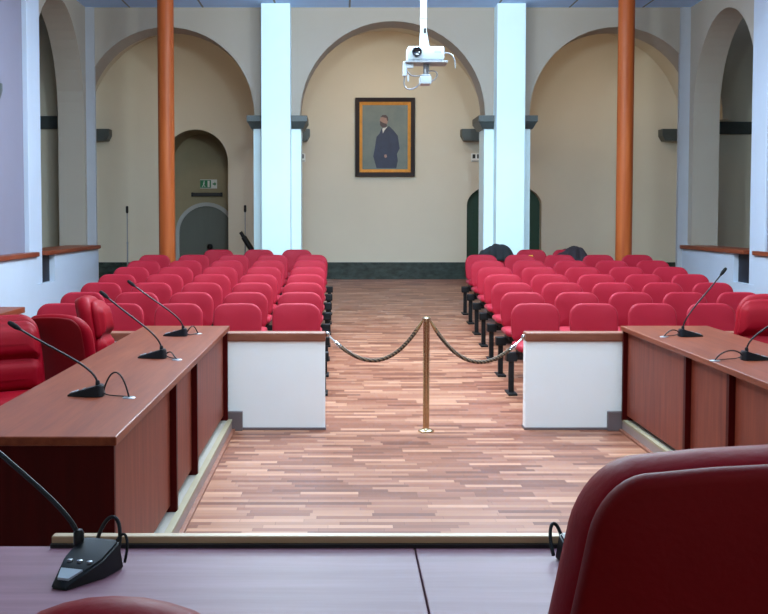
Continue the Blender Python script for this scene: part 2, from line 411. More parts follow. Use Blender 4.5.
# marble skirting
bh = at(400, 262.3, YW - 0.05).z
bm = B()
for a, b in ((XO0 + 1.7, nx0), (nx1, gx0), (gx1, XO1 - 1.6)):
    box(bm, a, b, YW - 0.05, YW, zfl - 0.03, bh, 0.006)
struct('baseboard_back', bm, 'marble')

# side arcades
def side_wall(name, x0, x1, y_open0, y_open1, zspr):
    r = (y_open1 - y_open0) / 2; cy = (y_open0 + y_open1) / 2
    pts = [(-1.5, 0), (y_open0, 0)] + arc(cy, zspr, r, 180, 0) + [(y_open1, 0.3), (YA + 0.02, 0.3), (YA + 0.02, ZC), (-1.5, ZC)]
    return struct(name, prism(B(), pts, 'x', x0, x1), 'greywall')
side_wall('wall_left', XL - 0.40, XL, 14.62, 17.58, ZS)
side_wall('wall_right', XR, XR + 0.40, 14.86, 17.52, ZS)
# white pilasters on the side arcades
struct('trim_%d' % k, box(B(), XL - 0.40, -3.80, 13.98, 14.56, 0.2, ZC, 0.008), 'dimbluewhite'); k += 1
struct('trim_%d' % k, box(B(), 5.30, XR + 0.40, 14.33, 14.86, 0.2, ZC, 0.008), 'dimbluewhite'); k += 1
struct('trim_%d' % k, box(B(), -3.925, -3.86, 12.0, 14.0, 0.2, ZC), 'dimgrey'); k += 1
struct('trim_%d' % k, box(B(), 5.33, 5.365, 12.4, 14.35, 0.2, ZC), 'dimgrey'); k += 1
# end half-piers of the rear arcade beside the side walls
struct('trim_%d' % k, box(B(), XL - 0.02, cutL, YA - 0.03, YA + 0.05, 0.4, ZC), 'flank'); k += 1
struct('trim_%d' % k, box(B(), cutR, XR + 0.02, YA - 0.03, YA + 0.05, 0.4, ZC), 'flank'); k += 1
# low side walls with wooden caps and the dark slot beside the pier
def low_wall(side, xf, xb, ya, yb, yc, yn, zsill):
    """far stretch yb..YA, slot ya..yb above zsill, near stretch up to yc"""
    global k
    bm = B(); s = 1 if xb < xf else -1
    lo, hi = min(xf, xb), max(xf, xb)
    prism(bm, [(yb, rz(yb) - 0.02), (YA, rz(YA) - 0.02), (YA, ZP - 0.055), (yb, ZP - 0.055)], 'x', lo, hi)
    prism(bm, [(yn, rz(yn) - 0.02), (yb, rz(yb) - 0.02), (yb, zsill), (yn, zsill)], 'x', lo, hi)
    prism(bm, [(yn, zsill), (yc, zsill), (yc, ZP - 0.055), (yn, ZP - 0.055)], 'x', lo, hi)
    struct('wall_%s_low' % side, bm, 'dimbluewhite')
    o = s * 0.04
    for a, b in ((ya + 0.03, YA - 0.005), (yn, yc - 0.02)):
        l2, h2 = min(xf + o, xb), max(xf + o, xb)
        struct('trim_%d' % k, box(B(), l2, h2, a, b, ZP - 0.055, ZP, 0.008), 'oakY'); k += 1
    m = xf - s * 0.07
    struct('trim_%d' % k, box(B(), min(m, xb) , max(m, xb), ya - 0.1, yb + 0.02, zsill - 0.02, ZP - 0.06), 'slot'); k += 1  # dark sheet in place of the shaded view through the gap
low_wall('left', PL, XL - 0.3, 14.55, 15.03, 14.16, 3.0, at(50, 282, 14.8).z)
low_wall('right', PR, XR + 0.3, 14.88, 15.40, 14.62, 3.0, at(742, 283, 15.1).z)
# lower wood-capped wall end at the left edge
e = gnd(21.5, 307, 0.78)
bm = B(); box(bm, PL + 0.0, e.x, 9.4, e.y, 0.0, 0.72)
struct('wall_left_ledge', bm, 'white')
struct('trim_%d' % k, box(B(), PL, e.x + 0.03, 9.4, e.y + 0.03, 0.72, 0.78, 0.008), 'oakY'); k += 1
# dark capital at the left edge of the picture
p = at(0, 96, 13.3)
bm = B(); ctop, cbot = at(0, 88, 13.3).z, at(0, 104, 13.3).z
prism(bm, [(12.3, cbot), (12.78, cbot), (12.88, ctop - 0.08), (12.88, ctop), (12.3, ctop)], 'x', -3.95, -3.78)
struct('trim_%d' % k, bm, 'stone'); k += 1

# platforms under the two long desks
def platform(x0, x1, y0, y1, side):
    bm = B(); box(bm, x0, x1, y0, y1, 0.0, 0.09, 0.006)
    o = struct('platform_%s' % side, bm, 'gstrip')
    xe = x1 if side == 'left' else x0; s = 1 if side == 'left' else -1
    def sb(a, b, za, zb): return box(B(), min(xe + s * a, xe + s * b), max(xe + s * a, xe + s * b), y0, y1, za, zb, 0.002)
    obj('nosing', sb(-0.03, 0.008, 0.075, 0.096), 'nosing', o)
    obj('riser', sb(-0.005, 0.004, 0.0, 0.075), 'riser', o)
    obj('edge_moulding', sb(0.004, 0.03, 0.0, 0.018), 'cap', o)
platform(-3.7, -0.875, 2.6, YB0 - 0.005, 'left')
platform(2.25, 5.25, 2.6, YB0 - 0.005, 'right')
# dais
struct('platform_dais', box(B(), -3.7, 5.2, -1.5, 2.45, 0.0, 0.35), 'cap')

# ------------------------------------------------------------------ COLUMNS
for px, lab in ((167, 'round orange-brown wooden column left of the aisle, before the left arch'), (624, 'round orange-brown wooden column right of the aisle, before the right arch')):
    p = at(px, 217, 16.68)
    t = thing('column', lab, 'column', (p.x, 16.68, rz(16.68)), 0, 'round wooden columns')
    bm = B(); lathe(bm, [(0.118, -0.02), (0.118, ZC - rz(16.68))], seg=32)
    obj('shaft', bm, 'column', t, True)
    bm = B(); lathe(bm, [(0.17, -0.02), (0.17, 0.06), (0.15, 0.09), (0.12, 0.11)], seg=32)
    obj('base', bm, 'column', t, True)

# ------------------------------------------------------------------ LOW PARTITIONS
def partition(x0, x1, lab, endx):
    t = thing('low_partition', lab, 'partition', ((x0 + x1) / 2, YB0 + 0.06, 0)); w = (x1 - x0) / 2
    obj('panel', box(B(), -w, w, -0.06, 0.06, 0.0, 0.715), 'partition', t)
    obj('cap_rail', box(B(), -w - 0.004, w + 0.004, -0.075, 0.075, 0.715, 0.785, 0.01), 'cap', t)
    obj('plinth', box(B(), -w - 0.008, w + 0.008, -0.072, 0.072, 0.0, 0.022, 0.004), 'greyplinth', t)
    bx_ = at(235 if endx > 0 else 615.5, 420, YB0 - 0.05).x - (x0 + x1) / 2
    obj('plinth_block', box(B(), bx_ - 0.058, bx_ + 0.058, -0.105, -0.06, 0.0, 0.155, 0.004), 'greyplinth', t)
pl1 = at(325, 380, YB0).x; pr0 = at(525.5, 380, YB0).x
partition(PL + 0.02, pl1, 'low white partition with brown wooden cap left of the brass post', 1)
partition(pr0, PR - 0.02, 'low white partition with brown wooden cap right of the brass post', -1)

# ------------------------------------------------------------------ LONG DESKS
ZD = 0.843
def desk(side, lab, xin, xout, y0, y1, posts, grom):
    """xin: edge towards the middle of the hall, xout: edge towards the seats"""
    s = 1 if xin > xout else -1
    cx = (xin + xout) / 2
    t = thing('long_desk', lab, 'desk', (cx, (y0 + y1) / 2, 0.09))
    L = lambda x: x - cx
    Y = lambda y: y - (y0 + y1) / 2
    def bx(bm, xa, xb, ya, yb, za, zb, bev=0.0):
        return box(bm, min(L(xa), L(xb)), max(L(xa), L(xb)), Y(ya), Y(yb), za - 0.09, zb - 0.09, bev)
    obj('tabletop', bx(B(), xin, xout, y0, y1, ZD - 0.038, ZD, 0.006), 'oakY', t)
    xf = xin - s * 0.05
    ed = [y0 + 0.02] + posts + [y1 - 0.02]
    for a, b in zip(ed, ed[1:]):
        a2 = a + (0.055 if a in posts else 0.035); b2 = b - (0.0 if b in posts else 0.035)
        obj('front_panel', bx(B(), xf, xf - s * 0.022, a2, b2, 0.13, ZD - 0.038), 'oakZ', t)
    for y in posts:
        obj('post', bx(B(), xin - s * 0.014, xf - s * 0.5, y + 0.005, y + 0.05, 0.09, ZD - 0.038), 'oakshade', t)
    for y in (y0 + 0.02, y1 - 0.055):
        obj('end_panel', bx(B(), xin - s * 0.014, xout + s * 0.04, y, y + 0.035, 0.09, ZD - 0.038, 0.003), 'oakshade', t)
    for g in grom:
        bm = B(); lathe(bm, [(0.032, 0), (0.032, 0.003), (0.026, 0.006), (0.005, 0.006)], (L(g[0]), Y(g[1]), ZD - 0.09), 18)
        obj('grommet', bm, 'steel', t, True)
    return t
xdl = -0.885
gl = [gnd(129, 398, ZD), gnd(177, 360, ZD), gnd(198, 334, ZD)]
gr = [gnd(664, 337, ZD), gnd(715, 361, ZD)]
desk('left', 'long brown wooden desk on the left with three microphones', xdl, -1.565, 4.47, YB0 - 0.03, [6.2, 7.1], gl)
desk('right', 'long brown wooden desk on the right with two microphones', 2.222, 2.915, 4.2, YB0 - 0.03, [5.75, 6.55, 7.38], gr)

# ------------------------------------------------------------------ DAIS TABLE
ZT = 1.09
e = gnd(300, 546, ZT); ye = e.y
t = thing('dais_table', 'brown wooden table along the bottom of the picture with raised edge strip', 'table', (0.6, ye - 0.38, 0.35))
jx = gnd(416.5, 556, ZT).x
for a, b in ((-1.5, jx - 0.0012), (jx + 0.0012, 3.2)):
    obj('tabletop', box(B(), a - 0.6, b - 0.6, -0.38, 0.38, ZT - 0.385, ZT - 0.35, 0.002), 'dais', t)
sx = at(52, 540, ye).x
zs1 = at(300, 535.5, ye + 0.0).z
obj('edge_strip', box(B(), sx - 0.6, 2.6, 0.375, 0.40, ZT - 0.40, zs1 - 0.35, 0.003), 'strip', t)
obj('edge_gap_line', box(B(), sx - 0.6, 2.6, 0.366, 0.376, ZT - 0.352, ZT - 0.343), 'inky', t)  # dark line along the gap under the edge strip
obj('front_panel', box(B(), -2.0, 2.6, 0.34, 0.362, 0.0, ZT - 0.385), 'oakshade', t)
for x in (-2.05, jx - 0.62, 2.5):
    obj('leg_panel', box(B(), x, x + 0.04, -0.33, 0.34, 0.0, ZT - 0.385), 'oakshade', t)

# ------------------------------------------------------------------ MICROPHONES
def mic(lab, loc, rot, neck, cable, neck_ctrl=None, sc=1.0, fy=0.0):
    """wedge base whose low tip points along local -x; neck: offset of the head from the foot of the neck; cable: local path end"""
    t = thing('desk_microphone', lab, 'microphone', loc, rot); t.scale = (sc, sc, sc)
    bm = B()
    lo = [(-0.095, -0.018), (-0.095, 0.018), (0.0, 0.05), (0.07, 0.052), (0.085, 0.03), (0.085, -0.03), (0.07, -0.052), (0.0, -0.05)]
    zt = [0.012, 0.012, 0.038, 0.058, 0.055, 0.055, 0.058, 0.038]
    A = [bm.verts.new((x, y, 0.0)) for x, y in lo]
    C = [bm.verts.new((x * 0.93, y * 0.86, z)) for (x, y), z in zip(lo, zt)]
    n = len(A)
    bm.faces.new(A[::-1])
    for i in range(n): bm.faces.new((A[i], A[(i + 1) % n], C[(i + 1) % n], C[i]))
    bm.faces.new((C[0], C[1], C[2], C[7])); bm.faces.new((C[2], C[3], C[6], C[7])); bm.faces.new((C[3], C[4], C[5], C[6]))
    es = [e for e in bm.edges if not any(f.normal.z < -0.9 for f in e.link_faces)]
    bmesh.ops.bevel(bm, geom=list(bm.edges), offset=0.004, segments=2, affect='EDGES')
    bs = obj('base', bm, 'plastic', t, True, 50)
    bm = B(); 
    vs = [bm.verts.new(p) for p in ((-0.078, -0.012, 0.0195), (-0.078, 0.012, 0.0195), (-0.045, 0.024, 0.0285), (-0.045, -0.024, 0.0285))]
    bm.faces.new(vs); r = bmesh.ops.extrude_face_region(bm, geom=list(bm.faces))
    for v in [g for g in r['geom'] if isinstance(g, bmesh.types.BMVert)]: v.co.z -= 0.006
    obj('display', bm, 'lcd', bs)
    bm = B()
    for i in range(3):
        lathe(bm, [(0.006, 0), (0.006, 0.004), (0.002, 0.005)], (-0.015, -0.022 + i * 0.022, 0.0325), 10)
    obj('button', bm, 'steel', bs, True)
    f = Vector((0.052, fy, 0.053)); e = f + Vector(neck)
    c1 = f + Vector((0, 0, 0.09)) if neck_ctrl is None else f + Vector(neck_ctrl)
    pts = bez(f, c1, f + (e - f) * 0.45 + Vector((0, 0, 0.02)), e, 16)
    bm = B(); tube(bm, pts, 0.0055, 8); lathe(bm, [(0.011, -0.006), (0.011, 0.018), (0.007, 0.024)], f, 12)
    obj('gooseneck', bm, 'plastic', t, True)
    d = (pts[-1] - pts[-2]).normalized()
    bm = B(); tube(bm, [e - d * 0.02, e - d * 0.008, e + d * 0.005, e + d * 0.03, e + d * 0.045, e + d * 0.05], [0.007, 0.010, 0.0128, 0.0128, 0.010, 0.004], 14)
    obj('microphone_head', bm, 'foam', t, True)
    bm = B()
    for i, c in enumerate(cable): tube(bm, c, 0.0042 if i == 0 else 0.003, 8)
    obj('cable', bm, 'plastic', t, True)
    return t
def cab(t, g, rot=0.0, hump=0.07):
    """two cables from the back of the base to the grommet g (world), in local space"""
    d = Vector((g[0] - t[0], g[1] - t[1], 0)); d.rotate(Matrix.Rotation(-rot, 3, 'Z'))
    s = Vector((0.078, 0.012, 0.025)); s2 = Vector((0.078, -0.012, 0.02))
    e = Vector((d.x, d.y, 0.004))
    m = (s + e) / 2
    return [bez(s, s + Vector((0.04, 0, hump * 1.5)), Vector((e.x - 0.03, e.y, hump * 1.6)), e, 14),
            bez(s2, s2 + Vector((0.03, -0.01, -0.02)), Vector((m.x, m.y - 0.02, 0.012)), e + Vector((0.004, 0.008, 0)), 10)]
def neck_to(base, px, py, Y, rot=0.0):
    """local vector from foot of neck to a point seen at px,py on depth Y"""
    w = at(px, py, Y) - Vector(base); w.rotate(Matrix.Rotation(-rot, 3, 'Z'))
    return w - Vector((0.052, 0, 0.055))
b1 = gnd(87, 396, ZD); b2 = gnd(153, 358, ZD); b3 = gnd(176, 336, ZD)
mic('black gooseneck microphone nearest the picture on the left desk', b1, 0, neck_to(b1, 17, 327, b1.y - 0.03), cab(b1, gl[0], 0, 0.09))
mic('black gooseneck microphone in the middle of the left desk', b2, 0, neck_to(b2, 106, 296, b2.y), cab(b2, gl[1], 0, 0.02))
mic('black gooseneck microphone at the far end of the left desk', b3, 0, neck_to(b3, 133, 284.5, b3.y), cab(b3, gl[2], 0, 0.045))
b4 = gnd(690, 336.5, ZD); b5 = gnd(755, 360, ZD)
mic('black gooseneck microphone at the far end of the right desk', b4, math.pi, neck_to(b4, 722, 273, b4.y, math.pi), cab(b4, gr[0], math.pi, 0.03))
mic('black gooseneck microphone at the right edge on the right desk', b5, math.pi, neck_to(b5, 788, 312, b5.y, math.pi), cab(b5, gr[1], math.pi, 0.04))
b6 = gnd(84, 576, ZT); r6 = R(72)
lc = [bez((0.078, 0.02, 0.03), (0.12, 0.02, 0.12), (0.12, -0.035, 0.11), (0.08, -0.03, 0.02), 16), bez((0.078, -0.02, 0.03), (0.11, -0.025, 0.08), (0.1, -0.055, 0.07), (0.075, -0.05, 0.01), 12)]
nk = at(-25, 432, b6.y + 0.1) - Vector(b6); nk.rotate(Matrix.Rotation(-r6, 3, 'Z')); nk = nk / 0.86 - Vector((0.052, 0.042, 0.053))
mic('black gooseneck microphone on the front table at lower left', b6, r6, nk, lc, (0.0, 0.0, 0.05), 0.86, 0.042)
b7 = gnd(588, 567, ZT); r7 = R(97)
lc = [bez((0.078, 0.03, 0.03), (0.13, 0.03, 0.09), (0.12, 0.06, 0.07), (0.06, 0.058, 0.01), 16)]
mic('black microphone base half hidden behind the large red chair', b7, r7, (0.08, -0.2, 0.02), lc, (0.05, -0.05, 0.02), 0.82)

# ------------------------------------------------------------------ STANCHION AND ROPES
sp_ = gnd(426, 431.5, 0.0)
t = thing('rope_post', 'slim brass rope post standing in the middle of the aisle', 'barrier post', (sp_.x, sp_.y, 0))
SH = at(426, 317, sp_.y).z
obj('base', lathe(B(), [(0.062, 0), (0.062, 0.008), (0.055, 0.014), (0.03, 0.02), (0.024, 0.03)], seg=28), 'brass', t, True, 30)
obj('pole', lathe(B(), [(0.0255, 0.015), (0.0255, SH - 0.035)], seg=24), 'brass', t, True)
obj('cap', lathe(B(), [(0.026, SH - 0.04), (0.035, SH - 0.036), (0.035, SH - 0.01), (0.028, SH), (0.005, SH + 0.002)], seg=24), 'brass', t, True, 30)
def rope(lab, sx, wx, wpx, wpy):
    """from the post to a hook on the partition end"""
    a = Vector((sp_.x + sx * 0.03, sp_.y, SH - 0.03)); b = at(wpx, wpy, YB0 + 0.05)
    t = tag(obj('barrier_rope', B(), 'rope'), lab, 'rope', None)
    bpy.data.objects.remove(t)
    n = 40; pts = []
    sagp = 0.265
    for i in range(n + 1):
        s = i / n; p = a.lerp(b, s); p.z -= sagp * 4 * s * (1 - s) * (1.0 + 0.25 * (0.5 - s)); pts.append(p)
    ia = 36
    o = thing('barrier_rope', lab, 'rope', (a + b) / 2)
    off = Vector(o.location)
    # twisted strands
    bm = B()
    tube(bm, [p - off for p in pts[2:ia + 1]], 0.0125, 8)
    for q in range(3):
        st = []
        N = 160
        for i in range(N + 1):
            s = 2 + (ia - 2) * i / N; j = min(int(s), ia - 1); p = pts[j].lerp(pts[j + 1], s - j)
            d = (pts[j + 1] - pts[j]).normalized(); u = Vector((0, 1, 0)); w = d.cross(u).normalized()
            an = i * 0.62 + q * 2.094
            st.append(p + (u * math.cos(an) + w * math.sin(an)) * 0.0085 - off)
        tube(bm, st, 0.0085, 6)
    obj('cord', bm, 'rope', o, True, 60)
    bm = B(); tube(bm, [p - off for p in (pts[ia - 2], pts[ia - 1], pts[ia], pts[ia + 1])], [0.014, 0.016, 0.016, 0.009], 10)
    tube(bm, [p - off for p in (pts[ia + 1], pts[ia + 2], pts[ia + 3], pts[ia + 4])], 0.007, 8)
    obj('end_hook', bm, 'chrome', o, True)
    bm = B(); tube(bm, [p - off for p in (pts[0], pts[1], pts[2], pts[3])], [0.008, 0.012, 0.015, 0.015], 10)
    obj('end_hook', bm, 'brass', o, True)
    bm = B(); q = b - off
    lathe(bm, [(0.016, -0.02), (0.02, -0.01), (0.02, 0.01), (0.012, 0.02)], q, 12)
    obj('wall_bracket', bm, 'chrome', o, True)
rope('brown twisted rope from the brass post to the left partition', -1, 0, 327.5, 334)
rope('brown twisted rope from the brass post to the right partition', 1, 0, 523.5, 337)

# ------------------------------------------------------------------ AUDIENCE CHAIRS
def rec(x, y, z):     # recline and wrap of a back pad
    return (x * (0.965 + 0.05 * math.sin(min(1, max(0, z / 0.4)) * math.pi)), y + 0.13 * z - 0.45 * x * x, z + 0.466 - 0.16 * x * x * max(0, z) / 0.4)
def make_chair():
    t = thing('audience_chair', '', 'chair', (0, 0, 0), 0, 'red audience chairs')
    bm = B(); pad(bm, 0.448, 0.36, 0.05, 0.10, 0.06, 0.022, 0.012, 0.0, rec)
    obj('backrest', bm, 'red', t, True, 60)
    bm = B(); pad(bm, 0.43, 0.325, 0.02, 0.1, 0.05, 0.008, 0.0, 0.0, lambda x, y, z: rec(x, y + 0.031, z + 0.012))
    obj('back_shell', bm, 'black', t, True, 60)
    bm = B(); pad(bm, 0.455, 0.43, 0.06, 0.05, 0.09, 0.025, 0.012, 0.0, lambda x, y, z: (x, z - 0.44, 0.45 - y + 0.12 * max(0, 0.1 - z) * -1))
    obj('seat', bm, 'red', t, True, 60)
    bm = B(); box(bm, -0.19, 0.19, -0.38, -0.05, 0.372, 0.42, 0.004)
    for s in (-1, 1):
        tube(bm, [(s * 0.13, -0.2, 0.37), (s * 0.13, -0.02, 0.375), (s * 0.13, 0.045, 0.43), (s * 0.13, 0.075, 0.6)], 0.014, 8)
    obj('seat_bracket', bm, 'black', t, True, 40)
    return t
def dup(root, loc, label=None, group=None):
    r = root.copy(); COL.objects.link(r); r.location = loc
    if label: r['label'] = label
    if group: r['group'] = group
    for ch in list(root.children):
        c = ch.copy(); COL.objects.link(c); c.parent = r
        for g in ch.children:
            d = g.copy(); COL.objects.link(d); d.parent = c
    return r
proto = make_chair(); used = []
def put_chair(x, y, label, group):
    loc = (x, y - 0.04, rz(y - 0.2) - 0.004)
    if not used:
        used.append(1); proto.location = loc; proto['label'] = label; proto['group'] = group; return proto
    return dup(proto, loc, label, group)
ROWN = ['the front row', 'the second row', 'the third row', 'the fourth row', 'the fifth row', 'the sixth row', 'the seventh row', 'the short rearmost row']
SEATL = ['on the aisle', 'second from the aisle', 'third from the aisle', 'fourth from the aisle', 'nearest the left wall']
SEATR = ['on the aisle', 'second from the aisle', 'third from the aisle', 'fourth from the aisle', 'nearest the right wall']
def make_beam(x0, x1, y, label, group, legs):
    z = rz(y - 0.2)
    t = thing('seat_beam', label, 'seat beam', ((x0 + x1) / 2, y - 0.19, z), 0, group)
    w = (x1 - x0) / 2
    obj('beam', box(B(), -w, w, -0.03, 0.03, 0.315, 0.372, 0.006), 'black', t)
    for lx in legs:
        q = lx - (x0 + x1) / 2
        l = obj('leg', box(B(), q - 0.024, q + 0.024, -0.024, 0.024, 0.0, 0.32, 0.005), 'black', t)
        bm = B(); box(bm, q - 0.042, q + 0.042, -0.13, 0.13, -0.006, 0.016, 0.006)
        obj('foot', bm, 'black', l)
        bm = B(); box(bm, q - 0.05, q + 0.05, -0.05, 0.05, 0.30, 0.385, 0.008)
        obj('beam_clamp', bm, 'black', l)
    return t
rowY = [10.73 + 0.9033 * i for i in range(8)]
for r in range(7):
    y = rowY[r]
    xs = [-0.418 - 0.552 * i for i in range(5)]
    for i, x in enumerate(xs):
        put_chair(x, y, 'red upholstered chair in %s of the left block, %s' % (ROWN[r], SEATL[i]), 'chairs in the left block')
    make_beam(xs[-1] - 0.25, xs[0] + 0.27, y, 'black steel beam with legs carrying %s of the left block' % ROWN[r], 'seat beams', [xs[0] + 0.255, xs[2] + 0.276, xs[4] - 0.2])
    xs = [1.82 + 0.0265 * r + 0.549 * i for i in range(5)]
    if r == 0: xs = xs[:4]
    for i, x in enumerate(xs):
        put_chair(x, y, 'red upholstered chair in %s of the right block, %s' % (ROWN[r], SEATR[i]), 'chairs in the right block')
    make_beam(xs[0] - 0.27, xs[-1] + 0.25, y, 'black steel beam with legs carrying %s of the right block' % ROWN[r], 'seat beams', [xs[0] - 0.245, xs[2] - 0.275, xs[-1] + 0.2])
y = rowY[7] + 0.02
xl = [at(297, 255, y).x, at(259, 255, y).x, at(218.7, 255, y).x]
for x, s in zip(xl, ('on the aisle', 'before the white pilaster', 'farthest from the aisle')):
    put_chair(x, y, 'red chair in %s of the left block, %s' % (ROWN[7], s), 'chairs in the left block')
make_beam(xl[2] - 0.25, xl[0] + 0.25, y, 'black steel beam with legs carrying the short rearmost row of the left block', 'seat beams', [xl[0] + 0.2, xl[2] - 0.2])
xr = [at(495, 255, y).x, at(531, 255, y).x, at(567, 255, y).x]
for x, s in zip(xr, ('under the dark jacket', 'between the two dark jackets', 'under the plum coat')):
    put_chair(x, y, 'red chair in %s, right block, %s' % (ROWN[7], s), 'chairs in the right block')
make_beam(xr[0] - 0.25, xr[2] + 0.25, y, 'black steel beam with legs carrying the short rearmost row of the right block', 'seat beams', [xr[0] - 0.2, xr[2] + 0.2])
# jackets over the rearmost chairs
def jacket(name, lab, cx, y, hw, zt, m, peak, seed):
    """cloth folded over a chair back: an inverted-U sheet with folds and an uneven hem"""
    bm = B(); nu, nv = 26, 22; G = []
    zbase = rz(y - 0.2)
    top = zt - zbase
    for i in range(nu + 1):
        u = -1 + 2 * i / nu; row = []
        crown = top - 0.12 * abs(u - peak) ** 1.6 - 0.05 * max(0, abs(u) - 0.8) * 5
        for j in range(nv + 1):
            v = -1 + 2 * j / nv
            a = v * 1.5
            wd = 0.1 + 0.03 * noise.noise((u * 2 + seed, v, 0))
            yy = math.sin(max(-1.55, min(1.55, a))) * wd
            drop = 0.36 * max(0, abs(v) - 0.35) ** 1.1
            zz = crown - drop + 0.025 * noise.noise((u * 4 + seed, v * 3, 1.7)) - 0.05 * math.cos(a) * 0
            xx = hw * u * (1 + 0.12 * abs(v)) + 0.012 * noise.noise((u * 3, v * 5 + seed, 4))
            yy += 0.015 * math.sin(u * 14 + seed) * abs(v)
            row.append(bm.verts.new((xx, yy + 0.06, zz)))
        G.append(row)
    for i in range(nu):
        for j in range(nv): bm.faces.new((G[i][j], G[i + 1][j], G[i + 1][j + 1], G[i][j + 1]))
    o = obj(name, bm, m, None, True, 80, (cx, y - 0.04, zbase))
    sd = o.modifiers.new('thickness', 'SOLIDIFY'); sd.thickness = 0.02; sd.offset = 1
    return tag(o, lab, 'jacket', 'jackets on the rear chairs')
jacket('jacket', 'dark jacket heaped over a rear chair beside the right pilaster', xr[0], y, 0.25, at(500, 245.5, y).z, 'coat', 0.2, 1.0)
jacket('jacket', 'dark plum coat hung over a rear chair left of the right column', xr[2], y, 0.27, at(567, 248, y).z, 'coatbrown', 0.45, 5.0)
# yellow slip on the chair between
p = at(530.5, 260, rowY[6] - 0.0)
c6 = 1.82 + 0.0265 * 6 + 0.549
bm = B(); prism(bm, [(-0.028, 0), (0.028, 0), (0.028, 0.04), (-0.028, 0.04)], 'y', -0.0015, 0.0015)
box(bm, -0.028, 0.028, -0.0015, 0.04, 0.038, 0.041)
o = obj('paper_slip', bm, 'yellow', None, False, 40, (p.x, rowY[6] - 0.022, rz(rowY[6] - 0.2) + 0.775)); tag(o, 'small yellow paper slip on top of a red chair back', 'paper')

# ------------------------------------------------------------------ EXECUTIVE CHAIRS
def exec_chair(lab, loc, rot, hb=0.98, wb=0.54, wt=0.47, tilt=0.16, group='red executive chairs', dark=False, crown=0.0, rt=0.11, inset=0.085, arm=0.56):
    t = thing('executive_chair', lab, 'office chair', loc, rot, group)
    z0 = 0.44; h = hb - z0
    def bend(dy):
        def f(x, y, z):
            k_ = 1 + (wt / wb - 1) * (z / h)
            return (x * k_, y + dy + tilt * z - 0.35 * x * x + 0.03 * math.sin(z / h * math.pi) * -1, z + z0 - crown * x * x * max(0, z) / h)
        return f
    bm = B(); pad(bm, wb, h, 0.11, rt, 0.08, 0.045, 0.0, 0.012, bend(0.06), 8)
    bk = obj('backrest', bm, 'leather', t, True, 70)
    bm = B(); f0 = bend(0.06)
    pad(bm, wb - inset, h - inset * 0.7, 0.03, max(rt - inset * 0.35, 0.03), 0.06, 0.012, 0.0, 0.006, lambda x, y, z: f0(x, y + 0.05, z + inset / 2), 8)
    obj('rear_panel', bm, 'leathershade', bk, True, 70)
    ov = 0.02
    for a, b_, pf in ((0.02, h * 0.5, 0.03), (h * 0.5 - ov, h - 0.035, 0.035)):
        bm = B(); f1 = bend(-0.01)
        pad(bm, wb - 0.06, b_ - a, 0.07, 0.085, 0.05, 0.034, pf, 0.0, lambda x, y, z: f1(x, y, z + a), 7)
        obj('cushion', bm, 'leather', bk, True, 70)
    bm = B(); pad(bm, 0.52, 0.5, 0.12, 0.06, 0.1, 0.05, 0.02, 0.0, lambda x, y, z: (x, z - 0.46, 0.42 - y))
    obj('seat', bm, 'leather', t, True, 70)
    for s in (-1, 1):
        bm = B()
        tube(bm, bez((s * 0.25, -0.08, 0.38), (s * 0.33, -0.08, 0.40), (s * 0.31, -0.14, arm - 0.015), (s * 0.30, -0.1, arm), 10) + [Vector((s * 0.30, 0.05, arm - 0.005))], 0.014, 10)
        ar = obj('armrest', bm, 'steel', t, True)
        bm = B(); tube(bm, [(s * 0.30, -0.31, arm - 0.03), (s * 0.30, -0.28, arm - 0.005), (s * 0.30, -0.15, arm + 0.01), (s * 0.30, 0.02, arm + 0.01), (s * 0.30, 0.05, arm + 0.005)], [0.012, 0.024, 0.028, 0.026, 0.012], 12)
        obj('arm_pad', bm, 'trimgrey' if not dark else 'plastic', ar, True)
    bm = B(); lathe(bm, [(0.03, 0.08), (0.03, 0.2), (0.02, 0.2), (0.02, 0.33), (0.09, 0.34), (0.09, 0.365)], (0, -0.2, 0), 18)
    obj('gas_lift', bm, 'black', t, True, 30)
    bm = B()
    for i in range(5):
        a = R(72 * i + 18); dx, dy = math.cos(a), math.sin(a)
        tube(bm, [(0.02 * dx, -0.2 + 0.02 * dy, 0.1), (0.15 * dx, -0.2 + 0.15 * dy, 0.095), (0.29 * dx, -0.2 + 0.29 * dy, 0.07)], [0.03, 0.024, 0.016], 10)
    obj('star_base', bm, 'black', t, True)
    for i in range(5):
        a = R(72 * i + 18); c = Vector((0.28 * math.cos(a), -0.2 + 0.28 * math.sin(a), 0.028))
        bm = B(); q = Vector((-math.sin(a), math.cos(a), 0))
        tube(bm, [c - q * 0.024, c - q * 0.02, c + q * 0.02, c + q * 0.024], [0.02, 0.028, 0.028, 0.02], 14)
        tube(bm, [c + Vector((0, 0, 0.02)), c + Vector((0, 0, 0.045))], 0.008, 8)
        obj('caster', bm, 'plastic', t, True)
    return t
# facing -y at rot 0
pA = at(7, 380, 7.4)
exec_chair('red leather office chair at the left edge behind the left desk', (pA.x, 7.4, 0.09), R(34), hb=0.97, arm=0.48)
pB = at(66, 340, 7.85)
exec_chair('red leather office chair behind the left desk turned away showing its back', (pB.x, 7.82, 0.09), R(166), hb=0.965, wb=0.52, wt=0.47, crown=0.5)
pC = at(99, 330, 8.72)
exec_chair('red leather office chair seen edge-on at the far end behind the left desk', (pC.x, 8.72, 0.09), R(88), hb=1.02, wb=0.47, wt=0.40, crown=0.5, tilt=0.07)
pD = at(765, 330, 8.6)
exec_chair('red leather office chair behind the right desk at the right edge', (pD.x, 8.6, 0.09), R(-20), hb=1.03, wb=0.5, wt=0.40, crown=0.6)
